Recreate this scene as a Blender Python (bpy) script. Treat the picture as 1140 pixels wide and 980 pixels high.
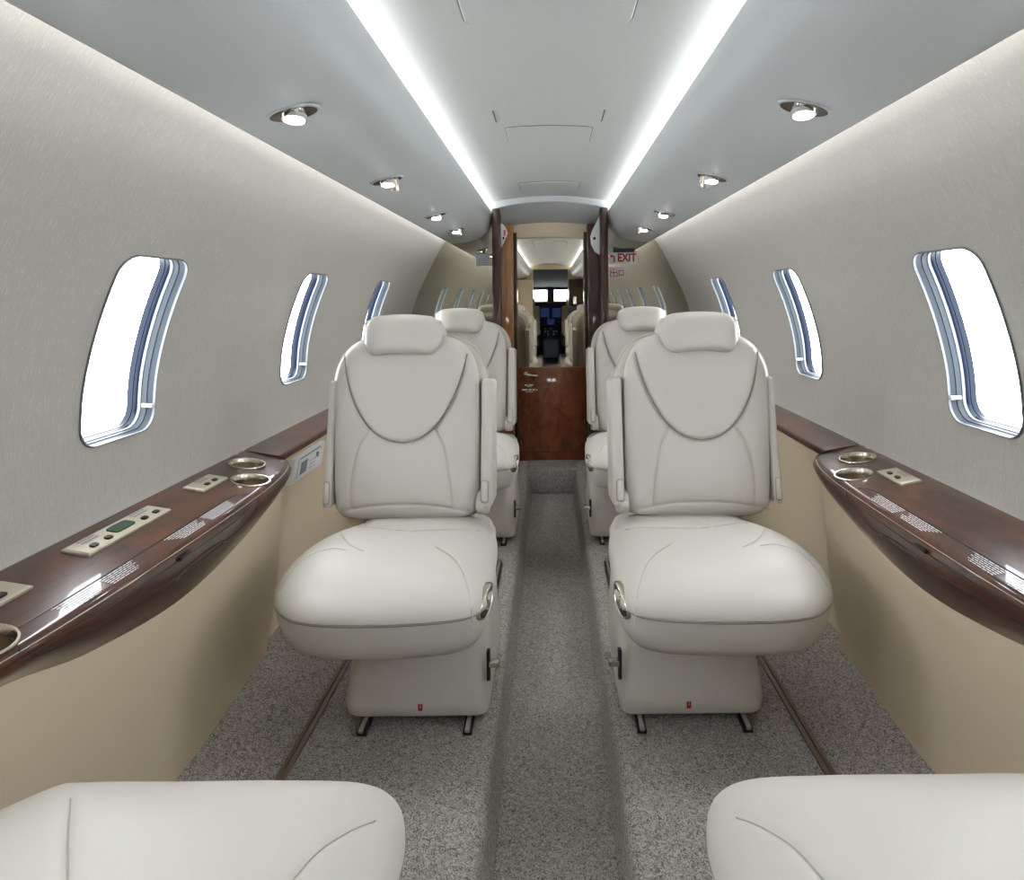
import bpy, bmesh, math, random
import numpy as np
from mathutils import Vector, Matrix
random.seed(4)
S = bpy.context.scene
for o in list(bpy.data.objects): bpy.data.objects.remove(o)
COL = S.collection
R = math.radians
F = 700.0; VX, VY = 613.0, 332.0; CZ = 1.0       # focal length in pixels, vanishing point, eye height above the seat deck

# ------------------------------------------------------------------ camera, light, exposure
cam = bpy.data.objects.new('camera', bpy.data.cameras.new('camera')); COL.objects.link(cam)
cam.location = (0, 0, CZ); cam.rotation_euler = (R(90), R(0), 0)
cam.rotation_euler = (Matrix.Rotation(R(90), 3, 'X') @ Matrix.Rotation(R(-0.55), 3, 'Z')).to_euler()
cam.data.sensor_width = 36; cam.data.lens = 36 * F / 1140
cam.data.shift_x = (570 - VX) / 1140; cam.data.shift_y = (VY - 490) / 1140
cam.data.clip_start = 0.02; S.camera = cam
w = bpy.data.worlds.new('sky'); S.world = w; w.use_nodes = True
w.node_tree.nodes['Background'].inputs[0].default_value = (0.93, 0.97, 1, 1)
w.node_tree.nodes['Background'].inputs[1].default_value = 8.0
S.view_settings.view_transform = 'Standard'; S.view_settings.look = 'None'
S.view_settings.gamma = 1; S.view_settings.use_curve_mapping = False
S.view_settings.exposure = 1.06
Y0, Y1 = -3.2, 3.72                      # cabin ends
def area(name, loc, d, sx, sy, power, col=(1, 0.985, 0.96), spread=180):
    l = bpy.data.lights.new(name, 'AREA'); l.shape = 'RECTANGLE'; l.size = sx; l.size_y = sy
    l.energy = power; l.color = col; l.spread = R(spread)
    o = bpy.data.objects.new(name, l); COL.objects.link(o); o.location = loc
    d = Vector(d).normalized(); yv = Vector((0, 1, 0)); zv = -d; xv = yv.cross(zv).normalized()
    o.rotation_euler = Matrix((xv, yv, zv)).transposed().to_euler()
    return o
for s in (-1, 1):
    area('ceiling_cove_light', (s*0.385, (Y0+Y1)/2, 1.516), (-s*0.1, 0, 1), 0.02, Y1-Y0-0.06, 9.8, (0.98, 0.99, 1))
    area('wall_cove_light', (s*0.565, (Y0+Y1)/2, 1.372), (s*0.6, 0, -0.8), 0.02, Y1-Y0-0.06, 3.6, (1, 0.98, 0.95))

# ------------------------------------------------------------------ materials
def nodes(m): return m.node_tree.nodes, m.node_tree.links
def mat(name, col, rough=0.5, metal=0.0, spec=0.5, coat=0.0, emit=None, es=0.0):
    m = bpy.data.materials.new(name); m.use_nodes = True
    b = m.node_tree.nodes['Principled BSDF']
    b.inputs['Base Color'].default_value = (*col, 1); b.inputs['Roughness'].default_value = rough
    b.inputs['Metallic'].default_value = metal; b.inputs['Specular IOR Level'].default_value = spec
    b.inputs['Coat Weight'].default_value = coat; b.inputs['Coat Roughness'].default_value = 0.04
    if emit: b.inputs['Emission Color'].default_value = (*emit, 1); b.inputs['Emission Strength'].default_value = es
    return m
def tex(m, kind='NOISE', scale=(1, 1, 1), sc=10, detail=3, c0=None, c1=None, p0=0.3, p1=0.7, bump=0, dist=0.001, rough=0.5, distort=0):
    n, l = nodes(m); b = n['Principled BSDF']
    tc = n.new('ShaderNodeTexCoord'); mp = n.new('ShaderNodeMapping'); mp.inputs['Scale'].default_value = scale
    l.new(tc.outputs['Object'], mp.inputs[0])
    if kind == 'NOISE':
        t = n.new('ShaderNodeTexNoise'); t.inputs['Scale'].default_value = sc; t.inputs['Detail'].default_value = detail
        t.inputs['Roughness'].default_value = rough; t.inputs['Distortion'].default_value = distort; out = t.outputs[0]
    else:
        t = n.new('ShaderNodeTexVoronoi'); t.inputs['Scale'].default_value = sc; out = t.outputs['Distance']
    l.new(mp.outputs[0], t.inputs['Vector'])
    if c0:
        r = n.new('ShaderNodeValToRGB'); r.color_ramp.elements[0].position = p0; r.color_ramp.elements[1].position = p1
        r.color_ramp.elements[0].color = (*c0, 1); r.color_ramp.elements[1].color = (*c1, 1)
        l.new(out, r.inputs[0]); l.new(r.outputs[0], b.inputs['Base Color'])
    if bump:
        bp = n.new('ShaderNodeBump'); bp.inputs['Strength'].default_value = bump; bp.inputs['Distance'].default_value = dist
        l.new(out, bp.inputs['Height']); l.new(bp.outputs[0], b.inputs['Normal'])
    return m
M = {}
M['leather'] = tex(mat('ivory_leather', (0.60, 0.575, 0.532), 0.42, spec=0.35), sc=420, detail=2, bump=0.12, dist=0.0006)
M['leather_shell'] = tex(mat('taupe_leather', (0.50, 0.47, 0.41), 0.45, spec=0.35), sc=420, detail=2, bump=0.12, dist=0.0006)
M['piping'] = mat('seam_piping', (0.26, 0.24, 0.20), 0.6)
M['stitch'] = mat('pale_stitch', (0.46, 0.43, 0.385), 0.6)
M['ceil'] = mat('ceiling_vinyl', (0.55, 0.57, 0.56), 0.5, spec=0.3)
M['psu'] = mat('overhead_vinyl', (0.52, 0.55, 0.56), 0.38, spec=0.4)
M['groove'] = mat('dark_gap', (0.12, 0.12, 0.12), 0.8)
M['wall'] = mat('wall_fabric', (0.48, 0.47, 0.44), 0.7, spec=0.3)
def fabric(m):
    n, l = nodes(m); b = n['Principled BSDF']
    tc = n.new('ShaderNodeTexCoord')
    def noise(scl, sc, det=2):
        mp = n.new('ShaderNodeMapping'); mp.inputs['Scale'].default_value = scl
        l.new(tc.outputs['Object'], mp.inputs[0])
        t = n.new('ShaderNodeTexNoise'); t.inputs['Scale'].default_value = sc; t.inputs['Detail'].default_value = det
        l.new(mp.outputs[0], t.inputs['Vector']); return t.outputs[0]
    a = noise((1, 40, 1), 22, 4); c = noise((3, 26, 3), 32, 3)
    r = n.new('ShaderNodeValToRGB'); r.color_ramp.elements[0].position = 0.3; r.color_ramp.elements[1].position = 0.7
    r.color_ramp.elements[0].color = (0.42, 0.405, 0.375, 1); r.color_ramp.elements[1].color = (0.485, 0.47, 0.44, 1)
    l.new(a, r.inputs[0])
    k = n.new('ShaderNodeValToRGB'); k.color_ramp.elements[0].position = 0.60; k.color_ramp.elements[1].position = 0.72
    l.new(c, k.inputs[0])
    mx = n.new('ShaderNodeMixRGB'); mx.inputs[2].default_value = (0.60, 0.61, 0.57, 1)  # pale flecks put the cloth's sparkle into the base colour
    l.new(k.outputs[0], mx.inputs[0]); l.new(r.outputs[0], mx.inputs[1]); l.new(mx.outputs[0], b.inputs['Base Color'])
    bp = n.new('ShaderNodeBump'); bp.inputs['Strength'].default_value = 0.35; bp.inputs['Distance'].default_value = 0.0012
    l.new(c, bp.inputs['Height']); l.new(bp.outputs[0], b.inputs['Normal'])
fabric(M['wall'])
M['tan'] = tex(mat('tan_panel', (0.70, 0.59, 0.435), 0.55, spec=0.3), sc=300, bump=0.1, dist=0.0005)
M['wood'] = tex(mat('burl_veneer', (0.1, 0.04, 0.02), 0.3, spec=0.3, coat=0.7), scale=(2.2, 0.7, 2.2), sc=7, detail=8,
                c0=(0.018, 0.006, 0.0035), c1=(0.125, 0.037, 0.017), p0=0.32, p1=0.72, rough=0.62, distort=1.2)
M['wood_door'] = tex(mat('mahogany_veneer', (0.1, 0.04, 0.02), 0.3, spec=0.5, coat=0.8), scale=(3, 1, 1.6), sc=6, detail=8,
                c0=(0.08, 0.020, 0.008), c1=(0.36, 0.095, 0.032), p0=0.3, p1=0.75, rough=0.65, distort=1.0)
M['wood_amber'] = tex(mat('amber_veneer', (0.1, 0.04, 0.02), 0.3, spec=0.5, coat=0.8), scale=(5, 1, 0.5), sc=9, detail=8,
                c0=(0.22, 0.07, 0.018), c1=(0.60, 0.25, 0.07), p0=0.3, p1=0.75, rough=0.65)  # left jamb wood, its orange lighting put into the veneer colour
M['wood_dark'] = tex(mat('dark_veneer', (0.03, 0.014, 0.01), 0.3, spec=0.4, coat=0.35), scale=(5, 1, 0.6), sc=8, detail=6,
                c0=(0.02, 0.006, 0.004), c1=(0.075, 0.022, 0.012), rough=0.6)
M['carpet'] = mat('grey_loop_carpet', (0.3, 0.28, 0.26), 0.95, spec=0.1)
def carpet(m):
    n, l = nodes(m); b = n['Principled BSDF']; tc = n.new('ShaderNodeTexCoord')
    v = n.new('ShaderNodeTexNoise'); v.inputs['Scale'].default_value = 170; v.inputs['Detail'].default_value = 3; v.inputs['Distortion'].default_value = 2.2
    l.new(tc.outputs['Object'], v.inputs['Vector'])
    r = n.new('ShaderNodeValToRGB'); r.color_ramp.elements[0].position = 0.38; r.color_ramp.elements[1].position = 0.6
    r.color_ramp.elements[0].color = (0.13, 0.12, 0.11, 1); r.color_ramp.elements[1].color = (0.52, 0.49, 0.455, 1)
    l.new(v.outputs[0], r.inputs[0]); l.new(r.outputs[0], b.inputs['Base Color'])
    bp = n.new('ShaderNodeBump'); bp.inputs['Strength'].default_value = 0.6; bp.inputs['Distance'].default_value = 0.003
    l.new(v.outputs[0], bp.inputs['Height']); l.new(bp.outputs[0], b.inputs['Normal'])
carpet(M['carpet'])
M['chrome'] = mat('chrome', (0.78, 0.77, 0.75), 0.13, 1.0)
M['recess'] = mat('dark_nickel', (0.30, 0.28, 0.25), 0.2, 1.0)
M['nickel'] = mat('satin_nickel', (0.62, 0.57, 0.48), 0.25, 1.0)
M['reveal'] = mat('grey_window_liner', (0.036, 0.045, 0.056), 0.5, spec=0.12)
M['liner_rim'] = mat('white_window_rim', (0.17, 0.18, 0.19), 0.5, spec=0.3)
M['seal'] = mat('navy_window_seal', (0.004, 0.009, 0.022), 0.35, spec=0.12)
M['white'] = mat('white_plastic', (0.84, 0.84, 0.84), 0.4)
M['grey_label'] = mat('pale_blue_label', (0.62, 0.68, 0.74), 0.5)
M['black'] = mat('black_plastic', (0.012, 0.012, 0.014), 0.35)
M['red'] = mat('red_ink', (0.55, 0.015, 0.03), 0.5)
M['ink'] = mat('white_ink', (0.82, 0.84, 0.86), 0.5)
M['greyink'] = mat('grey_ink', (0.2, 0.22, 0.25), 0.5)
M['pink'] = mat('pink_ink', (0.7, 0.12, 0.2), 0.5)
M['green'] = mat('green_ink', (0.05, 0.4, 0.22), 0.5)
M['lcd'] = mat('green_lcd', (0.03, 0.06, 0.04), 0.5, spec=0.2)
M['bezel'] = mat('champagne_plate', (0.50, 0.45, 0.36), 0.4, 0.35)
M['brown'] = mat('brown_track_cover', (0.17, 0.115, 0.08), 0.4)
M['mirror'] = mat('tinted_mirror', (0.54, 0.51, 0.42), 0.012, 1.0)
M['mirror_door'] = mat('clear_mirror', (0.66, 0.62, 0.53), 0.01, 1.0)
M['lamp'] = mat('lamp_lens', (1, 1, 1), 0.3, emit=(1, 0.97, 0.92), es=14)
M['cockpit'] = mat('cockpit_blue_grey', (0.08, 0.10, 0.14), 0.8, spec=0.1)
M['screen'] = mat('cockpit_screen', (0.01, 0.01, 0.02), 0.2, emit=(0.05, 0.12, 0.45), es=0.12)
g = bpy.data.materials.new('window_glass'); g.use_nodes = True; n_, l_ = nodes(g)
n_.remove(n_['Principled BSDF']); tr = n_.new('ShaderNodeBsdfTransparent'); gl = n_.new('ShaderNodeBsdfGlossy'); gl.inputs['Roughness'].default_value = 0.01
mxs = n_.new('ShaderNodeMixShader')
mxs.inputs[0].default_value = 0.04; l_.new(tr.outputs[0], mxs.inputs[1]); l_.new(gl.outputs[0], mxs.inputs[2])
l_.new(mxs.outputs[0], n_['Material Output'].inputs[0]); M['glass'] = g

# ------------------------------------------------------------------ helpers
def obj(name, verts, faces, m, parent=None, smooth=True, sharp=40, kind=None, mats=None, midx=None):
    me = bpy.data.meshes.new(name); me.from_pydata([tuple(v) for v in verts], [], faces); me.validate()
    bm = bmesh.new(); bm.from_mesh(me); bmesh.ops.remove_doubles(bm, verts=bm.verts, dist=1e-6)
    bmesh.ops.recalc_face_normals(bm, faces=bm.faces); bm.to_mesh(me); bm.free()
    if smooth: me.shade_smooth(); me.set_sharp_from_angle(angle=R(sharp))
    me.materials.append(M[m]); o = bpy.data.objects.new(name, me); COL.objects.link(o)
    if parent: o.parent = parent
    if kind: o['kind'] = kind
    return o
def objbm(name, bm, m, parent=None, sharp=40, kind=None):
    me = bpy.data.meshes.new(name); bmesh.ops.recalc_face_normals(bm, faces=bm.faces); bm.to_mesh(me); bm.free()
    me.shade_smooth(); me.set_sharp_from_angle(angle=R(sharp)); me.materials.append(M[m])
    o = bpy.data.objects.new(name, me); COL.objects.link(o)
    if parent: o.parent = parent
    if kind: o['kind'] = kind
    return o
def tag(o, label, cat, group=None):
    o['label'] = label; o['category'] = cat
    if group: o['group'] = group
    return o
def thing(name, label, cat, loc=(0, 0, 0), rz=0, group=None):
    o = bpy.data.objects.new(name, None); COL.objects.link(o); o.location = loc; o.rotation_euler = (0, 0, rz)
    return tag(o, label, cat, group)
def box_bm(x0, x1, y0, y1, z0, z1, r=0, seg=3, xf=None, bm=None):
    b = bmesh.new(); bmesh.ops.create_cube(b, size=1)
    for v in b.verts:
        v.co = Vector(((x0+x1)/2 + v.co.x*(x1-x0), (y0+y1)/2 + v.co.y*(y1-y0), (z0+z1)/2 + v.co.z*(z1-z0)))
    if r: bmesh.ops.bevel(b, geom=list(b.edges), offset=r, segments=seg, profile=0.5, affect='EDGES')
    if xf:
        for v in b.verts: v.co = Vector(xf(v.co))
    if bm is None: return b
    me = bpy.data.meshes.new('t'); b.to_mesh(me); b.free(); bm.from_mesh(me); bpy.data.meshes.remove(me); return bm
def box(name, x0, x1, y0, y1, z0, z1, m, parent=None, r=0.0, kind=None, xf=None, seg=3):
    a, b = sorted((x0, x1)); c, d = sorted((y0, y1)); e, f = sorted((z0, z1))
    return objbm(name, box_bm(a, b, c, d, e, f, r, seg, xf), m, parent, kind=kind)
def cyl_bm(p, d, r0, r1, h, n=24, bm=None):
    b = bm or bmesh.new(); d = Vector(d).normalized(); q = d.to_track_quat('Z', 'Y').to_matrix().to_4x4()
    bmesh.ops.create_cone(b, cap_ends=True, segments=n, radius1=r0, radius2=r1, depth=h,
                          matrix=Matrix.Translation(Vector(p) + d*h/2) @ q)
    return b
def loft(rings, caps=True, closed=True):
    n = len(rings[0]); v = [p for r in rings for p in r]; f = []
    for i in range(len(rings)-1):
        for j in range(n if closed else n-1):
            k = (j+1) % n; f.append((i*n+j, i*n+k, (i+1)*n+k, (i+1)*n+j))
    if caps: f.append(tuple(range(n))[::-1]); f.append(tuple((len(rings)-1)*n+j for j in range(n)))
    return v, f
def spline(P, n=12, closed=False):
    P = [np.array(p, float) for p in P]; out = []; m = len(P)
    for i in range(m if closed else m-1):
        if closed: a, b, c, d = P[i-1], P[i], P[(i+1) % m], P[(i+2) % m]
        else: a, b, c, d = P[max(i-1, 0)], P[i], P[i+1], P[min(i+2, m-1)]
        for k in range(n):
            t = k/n; out.append(0.5*((2*b)+(-a+c)*t+(2*a-5*b+4*c-d)*t*t+(-a+3*b-3*c+d)*t**3))
    if not closed: out.append(P[-1])
    return np.array(out)
def resample(P, n, closed=True):
    P = np.array(P, float)
    if closed: P = np.vstack([P, P[:1]])
    d = np.r_[0, np.cumsum(np.linalg.norm(np.diff(P, axis=0), axis=1))]
    t = np.linspace(0, d[-1], n, endpoint=not closed)
    return np.stack([np.interp(t, d, P[:, i]) for i in range(P.shape[1])], 1)
def tube(name, pts, r, m, parent=None, n=8, closed=False, kind=None):
    P = [Vector(p) for p in pts]; rings = []; N = len(P); up = Vector((0.13, 0.2, 1)).normalized(); prev = None
    for i, p in enumerate(P):
        a = P[i-1] if (i > 0 or closed) else p; b = P[(i+1) % N] if (i < N-1 or closed) else p
        t = (b-a); t = t.normalized() if t.length > 1e-9 else Vector((0, 1, 0))
        u = prev if prev is not None else (up.cross(t) if up.cross(t).length > 0.05 else Vector((1, 0, 0)).cross(t))
        u = (u - t*u.dot(t)).normalized(); v = t.cross(u); prev = u
        rr = r[i] if hasattr(r, '__len__') else r
        rings.append([p + (u*math.cos(2*math.pi*k/n) + v*math.sin(2*math.pi*k/n))*rr for k in range(n)])
    if closed: rings.append(rings[0])
    v, f = loft(rings, not closed); return obj(name, v, f, m, parent, kind=kind)
def rrect(w, h, r, n=8):
    out = []
    for cx, cy, a0 in ((w-r, h-r, 0), (-w+r, h-r, 90), (-w+r, -h+r, 180), (w-r, -h+r, 270)):
        for k in range(n+1):
            a = R(a0 + 90*k/n); out.append((cx+r*math.cos(a), cy+r*math.sin(a)))
    return out
class Pillow:
    """upholstered pad over any star-shaped outline: rounded rim, seams pressed in"""
    def __init__(s, outline, tf, tb, p=6, q=2, seams=(), depth=0.003, wid=0.004, extra=None, c=None):
        s.o = resample(outline, 400); s.c = np.array(c) if c is not None else s.o.mean(0)
        d = s.o - s.c; a = np.arctan2(d[:, 1], d[:, 0]); r = np.hypot(d[:, 0], d[:, 1]); k = np.argsort(a)
        a, r = a[k], r[k]; s.a = np.r_[a-2*np.pi, a, a+2*np.pi]; s.r = np.r_[r, r, r]
        s.tf, s.tb, s.p, s.q = tf, tb, p, q; s.extra = extra; s.depth, s.wid = depth, wid
        s.seams = [resample(spline(x, 10), 60, False) for x in seams]
    def h(s, P, front=True):
        P = np.atleast_2d(P); d = P - s.c; rr = np.interp(np.arctan2(d[:, 1], d[:, 0]), s.a, s.r)
        u = np.clip(np.hypot(d[:, 0], d[:, 1])/rr, 0, 1); T = (1-u**s.p)**(1/s.q)
        if not front: return -s.tb*T
        z = s.tf*T
        if s.extra: z = z + s.extra(P)*np.clip((1-u)*12, 0, 1)
        for L in s.seams:
            dist = np.full(len(P), 9.0)
            for i in range(len(L)-1):
                ab = L[i+1]-L[i]; t = np.clip(((P-L[i])@ab)/(ab@ab+1e-12), 0, 1)
                dist = np.minimum(dist, np.linalg.norm(P-(L[i]+t[:, None]*ab), axis=1))
            z = z - s.depth*(np.exp(-(dist/s.wid)**2) + 0.5*np.exp(-(dist/(s.wid*3.2))**2))
        return z
    def mesh(s, name, m, parent, f3, N=260, NR=64):
        O = resample(s.o, N); V = []; Fc = []
        def sheet(nr, front):
            base = len(V); ss = [1-(1-i/nr)**1.9 for i in range(nr+1)]
            pts = [s.c[None]] + [s.c+(O-s.c)*u for u in ss[1:]]
            A = np.vstack(pts); H = s.h(A, front)
            for (a, b), h in zip(A, H): V.append(f3(a, b, h))
            for j in range(N): Fc.append((base, base+1+j, base+1+(j+1) % N))
            for i in range(nr-1):
                for j in range(N):
                    k = (j+1) % N; q = base+1+i*N; Fc.append((q+j, q+N+j, q+N+k, q+k))
        sheet(NR, True); sheet(max(8, NR//5), False)
        return obj(name, V, Fc, m, parent, sharp=70)
    def seam_tube(s, name, L, r, m, parent, f3, lift=0.0006):
        P = resample(spline(L, 10), 70, False); H = np.maximum(s.h(P+[0, 0.0035]), s.h(P)) if len(L) > 8 else s.h(P)
        H = np.convolve(np.r_[[H[0]]*3, H, [H[-1]]*3], np.ones(7)/7, 'valid')
        return tube(name, [f3(a, b, h+lift) for (a, b), h in zip(P, H)], r, m, parent, n=6)

# ------------------------------------------------------------------ wall shell with windows
wp = spline([(0.800, 0.56), (0.83, 0.60), (0.842, 0.68), (0.843, 0.76), (0.836, 0.85), (0.812, 0.95), (0.775, 1.05), (0.722, 1.16), (0.662, 1.275), (0.615, 1.345), (0.57, 1.41), (0.54, 1.44)], 14)
wl = np.r_[0, np.cumsum(np.linalg.norm(np.diff(wp, axis=0), axis=1))]; WT = wl[-1]
def wall_pt(sg, y, t, off=0.0):
    x = np.interp(t, wl, wp[:, 0]); z = np.interp(t, wl, wp[:, 1])
    if off:
        e = 0.01; dx = np.interp(t+e, wl, wp[:, 0])-np.interp(t-e, wl, wp[:, 0]); dz = np.interp(t+e, wl, wp[:, 1])-np.interp(t-e, wl, wp[:, 1])
        L = math.hypot(dx, dz); x += dz/L*off; z += -dx/L*off
    return (sg*x, y, z)
t_lo = float(np.interp(0.735, wp[:, 1], wl)); t_hi = float(np.interp(1.085, wp[:, 1], wl)); tc_ = (t_lo+t_hi)/2; th_ = (t_hi-t_lo)/2
WY = [1.225 + 0.83*k for k in range(-5, 3)]; HW = 0.104
wn = 0
OUT = resample(rrect(HW, th_, 0.040, 10), 112)
def cell(y0, y1, yc):
    r = []
    for a, b in OUT:      # project outline direction to the cell border
        k = min((HW*1.0/abs(a)) if abs(a) > 1e-6 else 99, (th_/abs(b)) if abs(b) > 1e-6 else 99)
        u, v = a*k/HW, b*k/th_
        r.append((yc + (u*(y1-yc) if u > 0 else -u*(y0-yc)), tc_ + (v*(WT-tc_) if v > 0 else -v*(0-tc_))))
    return r
for side, sg in (('left', -1), ('right', 1)):
    V = []; Fc = []; ycs = WY
    edges = [Y0] + [(a+b)/2 for a, b in zip(ycs, ycs[1:])] + [Y1]
    for i, yc in enumerate(ycs):
        C = cell(edges[i], edges[i+1], yc); n = len(OUT); b0 = len(V)
        for k in range(15):
            u = (k/14)**1.4
            for (a, b), (cy, ct) in zip(OUT, C):
                V.append(wall_pt(sg, (yc+a)*(1-u)+cy*u, (tc_+b)*(1-u)+ct*u))
        for k in range(14):
            for j in range(n):
                q = (j+1) % n; Fc.append((b0+k*n+j, b0+k*n+q, b0+(k+1)*n+q, b0+(k+1)*n+j))
    for y in edges:      # unseen strips added behind the mesh joints to stop light leaks
        b0 = len(V)
        for k in range(41):
            t = WT*k/40; V += [wall_pt(sg, max(Y0-0.02, y-0.09), t, 0.003), wall_pt(sg, min(Y1+0.02, y+0.09), t, 0.003)]
        for k in range(40): Fc.append((b0+2*k, b0+2*k+1, b0+2*k+3, b0+2*k+2))
    obj('wall_'+side, V, Fc, 'wall', kind='structure', sharp=60)
    for yc in ycs:
        wn += 1
        def ring(sc, off, sh=0): return [wall_pt(sg, yc+a*sc, tc_+b*(1-(1-sc)*0.6), off) for a, b in OUT]
        fr_ = obj('window_%d' % wn, *loft([ring(1.025, -0.0005), ring(1.018, -0.004), ring(1.0, -0.004), ring(0.992, 0.003)], False), 'liner_rim', kind='structure')
        obj('liner', *loft([ring(0.993, 0.001), ring(0.982, 0.010), ring(0.978, 0.012), ring(0.965, 0.0125), ring(0.958, 0.024)], False), 'reveal', fr_)
        obj('inner_lip', *loft([ring(0.960, 0.0235), ring(0.945, 0.0235), ring(0.938, 0.030)], False), 'liner_rim', fr_)
        obj('seal', *loft([ring(0.940, 0.029), ring(0.932, 0.030), ring(0.926, 0.038), ring(0.916, 0.039), ring(0.908, 0.050)], False), 'seal', fr_)
        obj('pane', *loft([ring(k_, 0.047) for k_ in (0.915, 0.7, 0.45, 0.2, 0.01)], False), 'glass', fr_, smooth=True)
        kp = Vector(wall_pt(sg, yc+HW*0.93, tc_-th_*0.74, -0.004)); kb = Vector(wall_pt(sg, yc+HW*0.93, tc_-th_*0.74, 0.03))
        objbm('shade_tab', cyl_bm(kp, kb-kp, 0.0045, 0.004, 0.022, 12), 'white', fr_)

# ------------------------------------------------------------------ ceiling, overhead panels, lower side panels, floor
def extrude(name, prof, y0, y1, m, closed=False, kind='structure', ny=2, sharp=40, parent=None, caps=None):
    ys = np.linspace(y0, y1, ny)
    v, f = loft([[(x, y, z) for x, z in prof] for y in ys], closed if caps is None else caps, closed)
    return obj(name, v, f, m, parent, kind=kind, sharp=sharp)
half = [(0.0, 1.586), (0.1, 1.583), (0.2, 1.574), (0.3, 1.559), (0.38, 1.541), (0.42, 1.528), (0.47, 1.505), (0.53, 1.462), (0.56, 1.43)]
half = [tuple(p) for p in spline(half, 5)]
extrude('ceiling', [(-x, z) for x, z in half[::-1]] + half[1:], Y0, Y1+0.16, 'ceil', ny=3)
psu = [(0.343, 1.512), (0.3435, 1.48), (0.349, 1.449), (0.364, 1.410), (0.393, 1.377), (0.43, 1.354), (0.475, 1.340), (0.53, 1.331), (0.585, 1.327)]
psu = [tuple(p) for p in spline(psu, 5)]
psu_full = psu + [(0.594, 1.331), (0.585, 1.340), (0.53, 1.345), (0.475, 1.354), (0.435, 1.368), (0.402, 1.39), (0.376, 1.42), (0.362, 1.452), (0.356, 1.485), (0.354, 1.512)]
for i, sg in enumerate((-1, 1)):
    extrude('trim_%d' % (i+1), [(sg*x, z) for x, z in psu_full], Y0, Y1, 'psu', True)
# floor: seat deck, dropped aisle, gently raised outer strips
fh = [(0.0, -0.14), (0.10, -0.14), (0.122, -0.137), (0.128, -0.12), (0.134, -0.03), (0.139, -0.008), (0.152, 0.0), (0.20, 0.0), (0.56, 0.0), (0.59, 0.0), (0.66, 0.03), (0.78, 0.06), (0.84, 0.07)]
extrude('floor', [(-x, z) for x, z in fh[::-1]] + fh[1:], Y0-0.1, Y1+0.2, 'carpet', ny=2, sharp=50)
for i, sg in enumerate((-1, 1)):
    extrude('trim_%d' % (i+3), [(sg*a, b) for a, b in ((0.562, 0.0), (0.562, 0.005), (0.569, 0.007), (0.5705, 0.003), (0.5735, 0.003), (0.575, 0.007), (0.583, 0.006), (0.583, 0.0))], Y0, Y1-0.02, 'brown', True)
box('trim_5', -0.145, 0.145, 3.66, 3.90, -0.14, 0.003, 'carpet', r=0.006, kind='structure')

# ledge sections ------------------------------------------------------------
def sstep(a, b, x):
    t = min(1, max(0, (x-a)/(b-a))); return t*t*(3-2*t)
YA, YB = 0.60, 1.69          # the bulging table unit
DZ = spline([(0.60, 0.03), (0.80, 0.060), (0.955, 0.102), (1.19, 0.132), (1.43, 0.110), (1.60, 0.076), (1.69, 0.046)], 10)
def ledge_dims(y):
    if YA <= y <= YB:
        u = (y-(YA+YB)/2)/((YB-YA)/2); au = abs(u)
        xf = 0.655 + 0.050*au**5
        dz = float(np.interp(y, DZ[:, 0], DZ[:, 1]))
        xb = 0.700 + 0.018*au**4
        return xf, 0.573, xb, 0.573-dz
    return 0.732, 0.5835, 0.737, 0.562
def ledge_prof(y):
    """(x,z) list from wall edge over the top, round the nose and down the apron"""
    xf, zt, xb, zb = ledge_dims(y); P = [(0.835, 0.600)]
    bul = YA <= y <= YB
    r = 0.016 if bul else 0.006
    P += [(xf+r+(0.835-xf-r)*t, zt+(0.600-zt)*t) for t in (0.75, 0.5, 0.25, 0)]
    for k in range(1, 7):
        a = R(90+80*k/6); P.append((xf+r+r*math.cos(a), zt-r+r*math.sin(a)))
    x0, z0 = P[-1]
    for k in range(1, 9):
        t = k/8; P.append((x0+(xb-x0)*t - (0.010*math.sin(math.pi*t) if bul else 0), z0+(zb-z0)*t))
    return P
def on_ledge(sg, y, s, lift=0.0):
    """s in 0..1 top from the wall to the nose, 1..2 down the apron"""
    P = ledge_prof(y); top = P[:8]; ap = P[7:]
    L = np.array(top if s <= 1 else ap); t = s if s <= 1 else s-1
    d = np.r_[0, np.cumsum(np.linalg.norm(np.diff(L, axis=0), axis=1))]
    u = t*d[-1]; x, z = np.interp(u, d, L[:, 0]), np.interp(u, d, L[:, 1])
    e = 0.004; x2, z2 = np.interp(u+e, d, L[:, 0]), np.interp(u+e, d, L[:, 1]); x1, z1 = np.interp(u-e, d, L[:, 0]), np.interp(u-e, d, L[:, 1])
    dx, dz = x2-x1, z2-z1; n = math.hypot(dx, dz) or 1
    x += dz/n*lift; z += -dx/n*lift
    return Vector((sg*x, y, z))
def ledge_solid(sg, ys):
    rings = []
    for y in ys:
        P = ledge_prof(y); P = P + [(0.80, P[-1][1]), (0.845, P[-1][1]+0.005), (0.845, 0.600)]
        rings.append([(sg*x, y, z) for x, z in P])
    return loft(rings)
def boolean_cut(o, cutters):
    for c in cutters:
        m = o.modifiers.new('b', 'BOOLEAN'); m.object = c; m.operation = 'DIFFERENCE'; m.solver = 'EXACT'
    dg = bpy.context.evaluated_depsgraph_get(); me = bpy.data.meshes.new_from_object(o.evaluated_get(dg))
    o.modifiers.clear(); o.data = me
    for c in cutters: bpy.data.objects.remove(c)
    me.set_sharp_from_angle(angle=R(35))
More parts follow.
